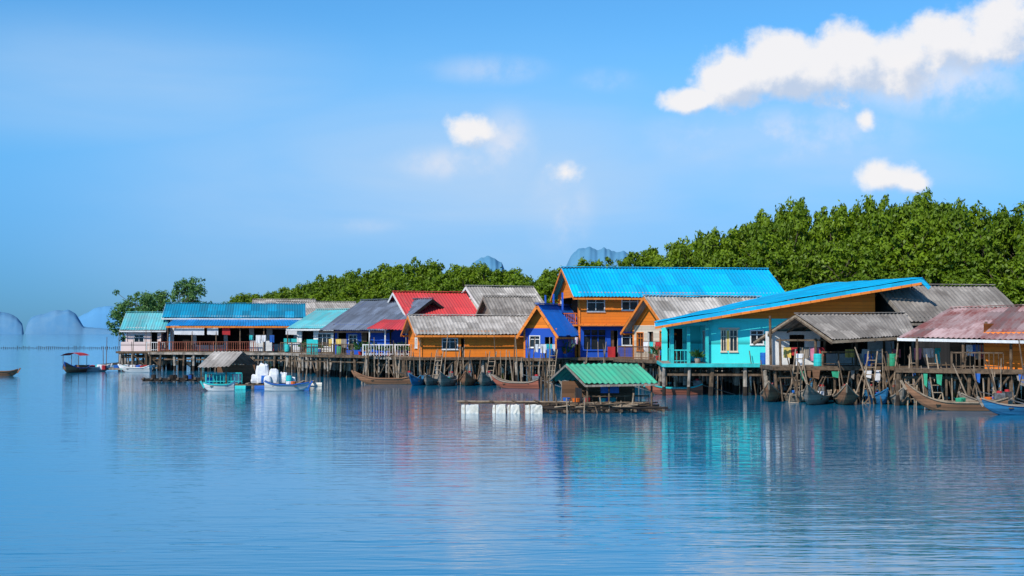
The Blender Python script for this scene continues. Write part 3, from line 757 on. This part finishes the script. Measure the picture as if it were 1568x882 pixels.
# ================================================================ small things
def cloth(mb, p, q, drop, mat):
    p = Vector(p); q = Vector(q); n = 6; ph = R.uniform(0, 6)
    nv = Vector((0, 1, 0))
    for i in range(n):
        a = p.lerp(q, i/n); b_ = p.lerp(q, (i+1)/n)
        oa = nv*math.sin(i*1.7+ph)*.06; ob = nv*math.sin((i+1)*1.7+ph)*.06
        dz = Vector((0, 0, -drop*R.uniform(.93, 1)))
        mb.face([a, b_, b_+dz+ob, a+dz+oa], mat)
def laundry(px0, D0, px1, D1, z, n=8):
    a = G(px0, D0, z); b_ = G(px1, D1, z); e = empty('laundry_line', a); s = MB()
    s.cyl(a, b_, .012, .012, 'dwood', 4)
    for i in range(n):
        t = (i+R.uniform(.1, .4))/n; w = R.uniform(.3, .6)/(b_-a).length
        cloth(s, a.lerp(b_, t), a.lerp(b_, min(1, t+w)), R.uniform(.45, .9), R.choice(['redp', 'whitec', 'pinkc', 'bluep', 'tealp', 'whitec', 'yellow', 'greyp']))
    s.done('clothes', e)
laundry(1478, 74.2, 1506, 74, 3.2, 4); laundry(1196, 80.5, 1262, 80, 3.0, 5); laundry(1395, 76.5, 1440, 76.5, 3.0, 3)
laundry(868, 108, 885, 108, 3.5, 3); laundry(378, 144, 420, 144, 3.6, 4); laundry(1290, 79.8, 1380, 80.2, 2.9, 4)
laundry(816, 104.8, 850, 105.2, 3.0, 4); laundry(982, 99, 1012, 98, 3.2, 3); laundry(500, 122, 532, 121, 3.3, 3)

def ladder(px, D, zt, lean=.8, w=.5, name='wooden_ladder', dx=.4):
    e = empty(name, G(px, D)); s = MB(); a = G(px, D, -.4); b_ = a+Vector((dx, lean, zt+.4)); sd = Vector((w, 0, 0))
    s.cyl(a, b_, .04, .04, 'bamboo', 6); s.cyl(a+sd, b_+sd, .04, .04, 'bamboo', 6)
    for i in range(1, 8): p = a.lerp(b_, i/8.3); s.cyl(p, p+sd, .03, .03, 'bamboo', 5)
    s.done('rails_and_rungs', e)
ladder(1206, 78, 2.9, .8, .5, dx=.6); ladder(1318, 77.5, 2.8, .8, .5, dx=.6); ladder(1432, 73.5, 2.7, .6, .5, dx=-.3); ladder(835, 104, 2.6, .5); ladder(660, 107.5, 2.5)
ladder(1388, 74.5, 2.7, .5, .45, dx=.3); ladder(742, 108, 2.4, .6)

def barrel(p, mat, name='plastic_barrel', r=.25, h=.7):
    e = empty(name, p); s = MB()
    s.lathe(p, [(0, 0), (r*.9, 0), (r, .04), (r, h*.32), (r*1.05, h*.34), (r, h*.36), (r, h*.64), (r*1.05, h*.66), (r, h*.68), (r, h*.95), (r*.9, h), (0, h)], mat, 14); s.done('drum', e)
for px, D, m_ in ((1170, 84, 'bluep'), (1330, 79.2, 'bluep'), (1365, 79.3, 'greenp'), (842, 105, 'bluep'), (475, 139.5, 'bluep'), (483, 139, 'whitec'),
                  (862, 107.2, 'orangep'), (1012, 96.5, 'bluep'), (440, 141, 'tealp'), (520, 123.5, 'greenp'), (1225, 79.2, 'whitec'), (1252, 79.2, 'tealp')):
    barrel(G(px, D, ZD), m_)
e = empty('mooring_poles', G(1100, 90)); s = MB()
for i in range(160):
    px = R.uniform(545, 1600)
    D = 112-(px-545)*(112-74)/1020.+R.uniform(-3.5, 0)
    if 870 < px < 1165 and R.random() < .7: continue
    a = G(px, D, -.5); h = R.uniform(1.4, 4.2); s.cyl(a, a+Vector((R.uniform(-.5, .5), R.uniform(-.3, .4), h)), R.uniform(.035, .07), .03, R.choice(['bamboo', 'wood', 'wood']), 5)
for i in range(48):
    px = R.uniform(1165, 1560); D = 78.6-max(0, (px-1165)*.013)-max(0, px-1400)*.025+R.uniform(-.6, .3)
    a = G(px, D, R.uniform(-.4, .4)); s.cyl(a, a+Vector((R.uniform(-1.2, 1.2), .3, R.uniform(1.2, 2.9))), .045, .03, R.choice(['bamboo', 'wood', 'wood']), 5)
s.done('poles', e)
e = empty('fish_trap_stakes', G(100, 350)); s = MB()
for i in range(90):
    a = G(-60+i*3.0, 355+R.uniform(-3, 3), -.3); s.cyl(a, a+Vector((0, 0, R.uniform(.5, .9))), .12, .1, 'dwood', 4)
s.done('stakes', e)

# ================================================================ vegetation
def leafmesh(name, H, Rr, z0, ncl, nl, size, mat, seed, spread=1.0, cmin=.35, cmax=.75):
    rr = random.Random(seed)
    mb = MB()
    mb.cyl((0, 0, -.5), (rr.uniform(-.2, .2), rr.uniform(-.2, .2), H*.75), .14, .05, 'bark', 6)
    cl = []
    tops = [(rr.uniform(0, 6.28), rr.uniform(.2, .75)*Rr, rr.uniform(.86, 1.0)) for _ in range(4)]
    for c in range(ncl):
        t = rr.random()**.7
        a0, off, th = rr.choice(tops)
        z = z0+((H-.45)*th-z0)*t
        rmax = Rr*.8*(math.sin(math.pi*min(1, .15+t*.78))**.7)
        a = rr.uniform(0, 2*math.pi); q = rmax*math.sqrt(rr.uniform(.15, 1))
        cl.append(Vector((q*math.cos(a)+math.cos(a0)*off*t, q*math.sin(a)+math.sin(a0)*off*t, z)))
    for c in cl[::3]:
        mb.cyl((0, 0, max(0.3, c.z-.9-c.xy.length*.4)), c, .05, .02, 'bark', 4, False)
    for i in range(4):
        a = rr.uniform(0, 6.28); mb.cyl((0, 0, 1.2), (math.cos(a)*.9, math.sin(a)*.9, -.4), .04, .03, 'bark', 4, False)
    nb = len(mb.f)
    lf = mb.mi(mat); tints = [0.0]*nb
    for c in cl:
        cr = rr.uniform(cmin, cmax)*spread; tn = rr.random()
        for i in range(nl):
            d = Vector((rr.gauss(0, 1), rr.gauss(0, 1), rr.gauss(0, .8)+.25)).normalized()
            p = c+Vector((d.x, d.y, d.z*.9))*cr*rr.uniform(.5, 1.15)
            n = (d+Vector((rr.gauss(0, .45), rr.gauss(0, .45), rr.gauss(0, .45)+.35))).normalized()
            a = n.orthogonal().normalized(); ang = rr.uniform(0, 6.28); b_ = n.cross(a)
            u = (a*math.cos(ang)+b_*math.sin(ang)); w = n.cross(u); s_ = size*rr.uniform(.7, 1.3)
            iv = len(mb.v)
            mb.v += [p-u*s_, p-w*s_*.5, p+u*s_, p+w*s_*.5]
            mb.f.append([iv, iv+1, iv+2, iv+3]); mb.m.append(lf); mb.sm.append(False); mb.uv.append([(0, 0), (1, 0), (1, 1), (0, 1)])
            tints.append(max(0, min(1, tn*.6+rr.uniform(0, .3)+(c.z/H-.6)*.9)))  # random clump tone, plus sunlit crown tops painted lighter with height
    me = bpy.data.meshes.new(name)
    me.from_pydata([tuple(v) for v in mb.v], [], mb.f)
    for mt in mb.mats: me.materials.append(mt)
    me.polygons.foreach_set('material_index', mb.m)
    at = me.attributes.new('tint', 'FLOAT', 'FACE'); at.data.foreach_set('value', tints)
    me.update(); return me

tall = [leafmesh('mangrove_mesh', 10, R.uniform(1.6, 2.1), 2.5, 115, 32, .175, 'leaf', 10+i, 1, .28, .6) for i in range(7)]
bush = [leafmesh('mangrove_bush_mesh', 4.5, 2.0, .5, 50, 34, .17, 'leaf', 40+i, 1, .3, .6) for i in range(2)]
prof = [(250, 466), (320, 457), (345, 450), (400, 443), (430, 436), (480, 424), (520, 410), (560, 404), (600, 396), (640, 388), (680, 392), (720, 400), (760, 403), (800, 411), (840, 405), (870, 402),
        (920, 390), (970, 377), (1020, 362), (1070, 346), (1120, 329), (1160, 312), (1220, 298), (1280, 294), (1340, 288), (1400, 284), (1470, 288), (1568, 294), (1700, 294), (2000, 294)]
dist = [(250, 285), (320, 262), (480, 215), (640, 185), (800, 168), (900, 158), (1050, 142), (1200, 130), (1400, 120), (1568, 112), (1750, 106), (2000, 98)]
def interp(tab, x):
    if x <= tab[0][0]: return tab[0][1]
    for (a, b_), (c, d) in zip(tab, tab[1:]):
        if x <= c: return b_+(d-b_)*(x-a)/(c-a)
    return tab[-1][1]
forest = empty('mangrove_forest', G(1200, 140))
px = 322
while px < 1780:
    D0 = interp(dist, px)
    for r_ in range(7):
        D = D0+r_*2.9+R.uniform(-1.2, 1.2)
        pxx = px+R.uniform(-1.1, 1.1)/D*F
        zt = Z(interp(prof, pxx), D)
        kk = (.34, .56, .71, .83, .92, 1.0, 1.0)[r_]
        h = zt*kk*R.uniform(.93, 1.015)
        if pxx < 345: h *= .85
        me = R.choice(bush) if r_ == 0 else R.choice(tall)
        base = 4.5 if r_ == 0 else 9.8
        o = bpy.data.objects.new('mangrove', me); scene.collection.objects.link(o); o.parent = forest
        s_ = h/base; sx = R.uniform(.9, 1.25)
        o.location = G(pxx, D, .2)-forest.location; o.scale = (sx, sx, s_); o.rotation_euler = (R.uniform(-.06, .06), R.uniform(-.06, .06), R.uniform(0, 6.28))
    px += 2.1/D0*F*R.uniform(.85, 1.15)
for px, D, py, w in ((274, 172, 414, 1.3), (246, 174, 434, 1.0), (213, 170, 437, 1.2), (190, 171, 454, 1.0), (295, 176, 440, .9), (230, 176, 446, 1.0)):
    h = Z(py, D); me = leafmesh('shore_tree_mesh', h, 2.5*w, h*.35, 60, 46, .16, 'leaf2', int(px), 1.0, .35, .7)
    o = bpy.data.objects.new('shore_tree', me); scene.collection.objects.link(o); o.location = G(px, D, 0)
def plant(px, D, h=.9):
    e = empty('potted_plant', G(px, D, ZD)); s = MB(); c = e.location
    s.lathe(c, [(0, 0), (.14, 0), (.2, .3), (.17, .3), (0, .27)], R.choice(['conc', 'redp', 'bluep', 'hullr']), 10)
    for i in range(60):
        d = Vector((R.gauss(0, 1), R.gauss(0, 1), abs(R.gauss(0, 1))+.3)).normalized(); p = c+Vector((0, 0, .35))+d*h*R.uniform(.25, .8)
        u = d; w = d.orthogonal().normalized()*.07
        s.face([p-u*.15, p-w, p+u*.18, p+w], 'leaf2')
    s.done('pot_and_leaves', e)
for px, D in ((552, 120), (560, 119.6), (572, 116.6), (583, 116.4), (596, 116.2), (606, 116.1), (617, 116), (539, 121.5), (1008, 96.3), (865, 107), (470, 140), (490, 138.8), (632, 115), (1068, 87)):
    plant(px, D, R.uniform(.6, 1.2))

# ================================================================ terrain, water, hills
def sheet(name, pts, mat):
    me = bpy.data.meshes.new(name); me.from_pydata([tuple(p) for p in pts], [], [list(range(len(pts)))])
    me.materials.append(mat); o = bpy.data.objects.new(name, me); scene.collection.objects.link(o); return o
mb = MB()
line = [G(px, interp(dist, px)-4) for px in range(322, 2001, 60)]
far = [p+Vector((30, 900, 0)) for p in line]
for (a, b_), (c, d) in zip(zip(line, far), zip(line[1:], far[1:])):
    up = Vector((0, 0, .38)); mb.face([a+up, c+up, d+up, b_+up], 'mud')
    a2 = a-Vector((0, 3, .4)); c2 = c-Vector((0, 3, .4)); mb.face([a2, c2, c+up, a+up], 'mud')
mb.done('mud_bank')
mb = MB()
c0 = G(240, 174); ring = [c0+Vector((math.cos(t)*9, math.sin(t)*6, 0)) for t in [i*math.pi/10 for i in range(20)]]
for i in range(20):
    mb.face([ring[i]+Vector((0, 0, -.2)), ring[(i+1) % 20]+Vector((0, 0, -.2)), c0+Vector((0, 0, .7))], 'mud')
mb.done('shore_mudbank')

m, k, b = newmat('sea_water')
tc = k.n('ShaderNodeTexCoord').outputs['Object']
def mapv(sx, sy, rot=0):
    nd = k.n('ShaderNodeMapping'); k.put(nd.inputs[0], tc); nd.inputs['Scale'].default_value = (sx, sy, 1); nd.inputs['Rotation'].default_value = (0, 0, rot); return nd.outputs[0]
n1 = k.noise(mapv(.30, 1.5, .10), 1.0, 2, .5, .3)
n2 = k.noise(mapv(1.1, 4.6, -.12), 1.0, 2, .5, .3)
patch = k.mr(k.noise(mapv(.02, .05, .3), 1.0, 3, .5), .35, .65, .4, 1.0)
hgt = k.math('MULTIPLY', k.math('ADD', k.math('MULTIPLY', n1, 1.0), k.math('MULTIPLY', n2, .42)), patch)
bp = k.n('ShaderNodeBump'); bp.inputs['Strength'].default_value = 1; bp.inputs['Distance'].default_value = .028
k.put(bp.inputs['Height'], hgt); k.put(b.inputs['Normal'], bp.outputs[0])
b.inputs['Base Color'].default_value = (.004, .145, .27, 1); b.inputs['Roughness'].default_value = .04; b.inputs['IOR'].default_value = 1.42
S = 30000
sheet('water', [(-S, -200, 0), (S, -200, 0), (S, S, 0), (-S, S, 0)], m)

M['karst'] = m_rough('haze_tinted_limestone', (.075, .205, .36), (.11, .235, .37), 1, .012, 0, 0)  # blue distance haze is painted into the rock colour
M['karst2'] = m_rough('far_haze_tinted_limestone', (.085, .25, .45), (.095, .26, .45), 1, .006, 0, 0)  # farther island, more aerial haze put into its colour
M['karst3'] = m_rough('haze_tinted_forested_limestone', (.085, .23, .37), (.10, .25, .38), 1, .012, 0, 0)  # forested rock with aerial haze mixed into its base colour
def karst(name, D, pr, mat, depth=250):
    mb = MB(); x0 = pr[0][0]; x1 = pr[-1][0]; n = 110; rows = 10; g = []
    for j in range(rows+1):
        w_ = math.sin(math.pi*j/rows); row = []
        for i in range(n+1):
            px = x0+(x1-x0)*i/n; py = interp(pr, px); D_ = D+depth*(j/rows-.5)
            nn = noise.noise(Vector((px*.05, j*.1, D*.01)))*.05+noise.noise(Vector((px*.16, j*.15, D*.01)))*.03
            z = max(0, (Z(py, D)))*(w_**.3)*(1+nn)
            if py >= 509: z = -2
            row.append(len(mb.v)); mb.v.append(Vector((X(px, D_), D_, z if 0 < j < rows else -2)))
        g.append(row)
    mi = mb.mi(mat)
    for j in range(rows):
        for i in range(n):
            mb.f.append([g[j][i], g[j][i+1], g[j+1][i+1], g[j+1][i]]); mb.m.append(mi); mb.sm.append(True); mb.uv.append([(0, 0)]*4)
    mb.done(name)
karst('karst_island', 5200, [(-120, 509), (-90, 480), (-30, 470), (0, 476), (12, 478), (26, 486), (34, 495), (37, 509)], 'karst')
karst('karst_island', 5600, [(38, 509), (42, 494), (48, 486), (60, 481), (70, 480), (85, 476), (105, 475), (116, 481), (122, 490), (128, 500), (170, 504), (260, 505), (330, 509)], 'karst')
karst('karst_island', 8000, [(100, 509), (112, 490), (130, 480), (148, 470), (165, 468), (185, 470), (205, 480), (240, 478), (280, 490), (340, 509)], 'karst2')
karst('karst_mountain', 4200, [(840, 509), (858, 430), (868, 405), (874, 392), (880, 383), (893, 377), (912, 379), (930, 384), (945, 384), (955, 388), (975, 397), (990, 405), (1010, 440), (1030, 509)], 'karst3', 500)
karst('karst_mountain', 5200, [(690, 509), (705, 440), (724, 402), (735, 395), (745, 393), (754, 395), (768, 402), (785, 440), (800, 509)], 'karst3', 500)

# ================================================================ sky
SUN_EL = rad(42); SUN_AZ = rad(-146)
wd = bpy.data.worlds.new('World'); scene.world = wd; wd.use_nodes = True; wd.name = 'sky'
t = wd.node_tree; k = N(t)
for n_ in list(t.nodes): t.nodes.remove(n_)
sky = k.n('ShaderNodeTexSky'); sky.sky_type = 'NISHITA'; sky.sun_disc = False; sky.sun_elevation = SUN_EL; sky.sun_rotation = SUN_AZ
sky.air_density = 1.0; sky.dust_density = .3; sky.ozone_density = 2.0; sky.altitude = 0
dirv = k.n('ShaderNodeTexCoord').outputs['Generated']
g = bpy.data.node_groups.new('cloud_density', 'ShaderNodeTree')
g.interface.new_socket('V', in_out='INPUT', socket_type='NodeSocketVector'); g.interface.new_socket('D', in_out='OUTPUT', socket_type='NodeSocketFloat')
q = N(g); gi = q.n('NodeGroupInput'); go = q.n('NodeGroupOutput')
blobs = [(1062, 150, 58, 22, 1.5), (1125, 120, 72, 52, 1.7), (1195, 98, 75, 58, 1.8), (1250, 110, 80, 56, 1.7), (1305, 88, 74, 60, 1.8), (1380, 88, 84, 60, 1.5), (1450, 65, 84, 58, 1.3), (1530, 40, 100, 58, 1.15), (1620, 15, 130, 70, 1.0),
         (728, 198, 50, 28, 1.1), (866, 266, 30, 20, .8), (1356, 270, 46, 28, 1.3), (1395, 280, 36, 18, 1.0), (1328, 185, 16, 18, .9)]
cur = None
for px, py, rx, ry, w_ in blobs:
    c = Vector(((px-784)/F, 1, (510-py)/F)); ln = c.length; c = c/ln
    d = q.vm('LENGTH', q.vm('MULTIPLY', q.vm('SUBTRACT', gi.outputs[0], tuple(c)), (F/rx, F/rx, F/ry)), None, 1)
    cov = q.math('MULTIPLY', q.math('SUBTRACT', 1.12, d), w_)
    cur = cov if cur is None else q.math('SMOOTH_MAX', cur, cov, .12)
nz = q.noise(gi.outputs[0], 36, 6, .6)
cur = q.math('MAXIMUM', cur, -1.0)
dens = q.math('ADD', cur, q.math('MULTIPLY', q.math('SUBTRACT', nz, .5), 2.3))
q.put(go.inputs[0], dens)
def dens_at(v):
    nd = t.nodes.new('ShaderNodeGroup'); nd.node_tree = g; k.put(nd.inputs[0], v); return nd.outputs[0]
d0 = dens_at(dirv); d1 = dens_at(k.vm('ADD', dirv, (-.008, 0, .013)))
alpha = k.mr(d0, .1, .95)
shade = k.mr(k.math('SUBTRACT', d0, d1), -.75, .35)
ccol = k.mix(shade, (.55, .64, .80), (.95, .92, .91))
mp = k.n('ShaderNodeMapping'); k.put(mp.inputs[0], dirv); mp.inputs['Scale'].default_value = (2.2, 2.2, 9.0); mp.inputs['Rotation'].default_value = (0, rad(8), 0)
vn = k.noise(mp.outputs[0], 1.3, 5, .55, .4)
wn_ = k.mr(k.noise(dirv, 28, 5, .6), .38, .66)
def soft(px, py, rx, ry):
    c = Vector(((px-784)/F, 1, (510-py)/F)).normalized()
    d = k.vm('LENGTH', k.vm('MULTIPLY', k.vm('SUBTRACT', dirv, tuple(c)), (F/rx, F/rx, F/ry)), None, 1)
    return k.mr(d, 0, 1.4, 1, 0)
veilm = k.math('MAXIMUM', soft(740, 320, 580, 230), k.math('MULTIPLY', soft(1200, 240, 420, 140), .9))
veilm = k.math('MAXIMUM', veilm, k.math('MULTIPLY', soft(240, 130, 420, 100), .7))
veil = k.math('MULTIPLY', k.math('ADD', k.mr(vn, .3, .7, 0, .45), .38), veilm)
wisp = None
for px, py, rx, ry, a_ in ((690, 250, 85, 26, .7), (775, 222, 45, 55, .75), (858, 320, 48, 70, .55), (750, 105, 90, 22, .4), (930, 120, 50, 18, .3), (1200, 205, 190, 40, .55), (1440, 125, 130, 50, .8), (560, 345, 60, 12, .25)):
    s_ = k.math('MULTIPLY', soft(px, py, rx, ry), a_); wisp = s_ if wisp is None else k.math('MAXIMUM', wisp, s_)
wisp = k.math('MULTIPLY', wisp, k.math('ADD', k.math('MULTIPLY', wn_, .75), .2))
hor = k.sep(dirv)[2]
tint = k.mix(k.mr(hor, 0.0, .20), (.15, .44, 1.0), (.42, .94, 1.30))
skyc = k.mix(1.0, sky.outputs[0], tint, 'MULTIPLY')
bg = k.n('ShaderNodeBackground'); k.put(bg.inputs[0], skyc); bg.inputs[1].default_value = .12
bv = k.n('ShaderNodeBackground'); bv.inputs[0].default_value = (.49, .67, .90, 1); bv.inputs[1].default_value = 1
bw = k.n('ShaderNodeBackground'); bw.inputs[0].default_value = (.80, .82, .90, 1); bw.inputs[1].default_value = 1
bc = k.n('ShaderNodeBackground'); k.put(bc.inputs[0], ccol); bc.inputs[1].default_value = 1
m1 = k.n('ShaderNodeMixShader'); k.put(m1.inputs[0], veil); k.put(m1.inputs[1], bg.outputs[0]); k.put(m1.inputs[2], bv.outputs[0])
m15 = k.n('ShaderNodeMixShader'); k.put(m15.inputs[0], wisp); k.put(m15.inputs[1], m1.outputs[0]); k.put(m15.inputs[2], bw.outputs[0])
m2 = k.n('ShaderNodeMixShader'); k.put(m2.inputs[0], k.math('MULTIPLY', alpha, .93)); k.put(m2.inputs[1], m15.outputs[0]); k.put(m2.inputs[2], bc.outputs[0])
out = k.n('ShaderNodeOutputWorld'); k.put(out.inputs[0], m2.outputs[0])

sl = bpy.data.lights.new('sun', 'SUN'); sl.energy = 5.0; sl.angle = rad(.5); sl.color = (1, .95, .86)
so = bpy.data.objects.new('sun', sl); scene.collection.objects.link(so)
sd = Vector((math.sin(SUN_AZ)*math.cos(SUN_EL), math.cos(SUN_AZ)*math.cos(SUN_EL), math.sin(SUN_EL)))
so.rotation_euler = sd.to_track_quat('Z', 'Y').to_euler(); so.location = (0, 0, 50)

cam = bpy.data.cameras.new('camera'); cam.lens = 50; cam.sensor_width = 36; cam.clip_end = 60000; cam.clip_start = .5
co = bpy.data.objects.new('camera', cam); scene.collection.objects.link(co); co.location = (0, 0, CH)
co.rotation_euler = (rad(90)+math.atan(69/F), 0, 0); scene.camera = co
scene.view_settings.view_transform = 'Standard'; scene.view_settings.look = 'None'; scene.view_settings.exposure = 0
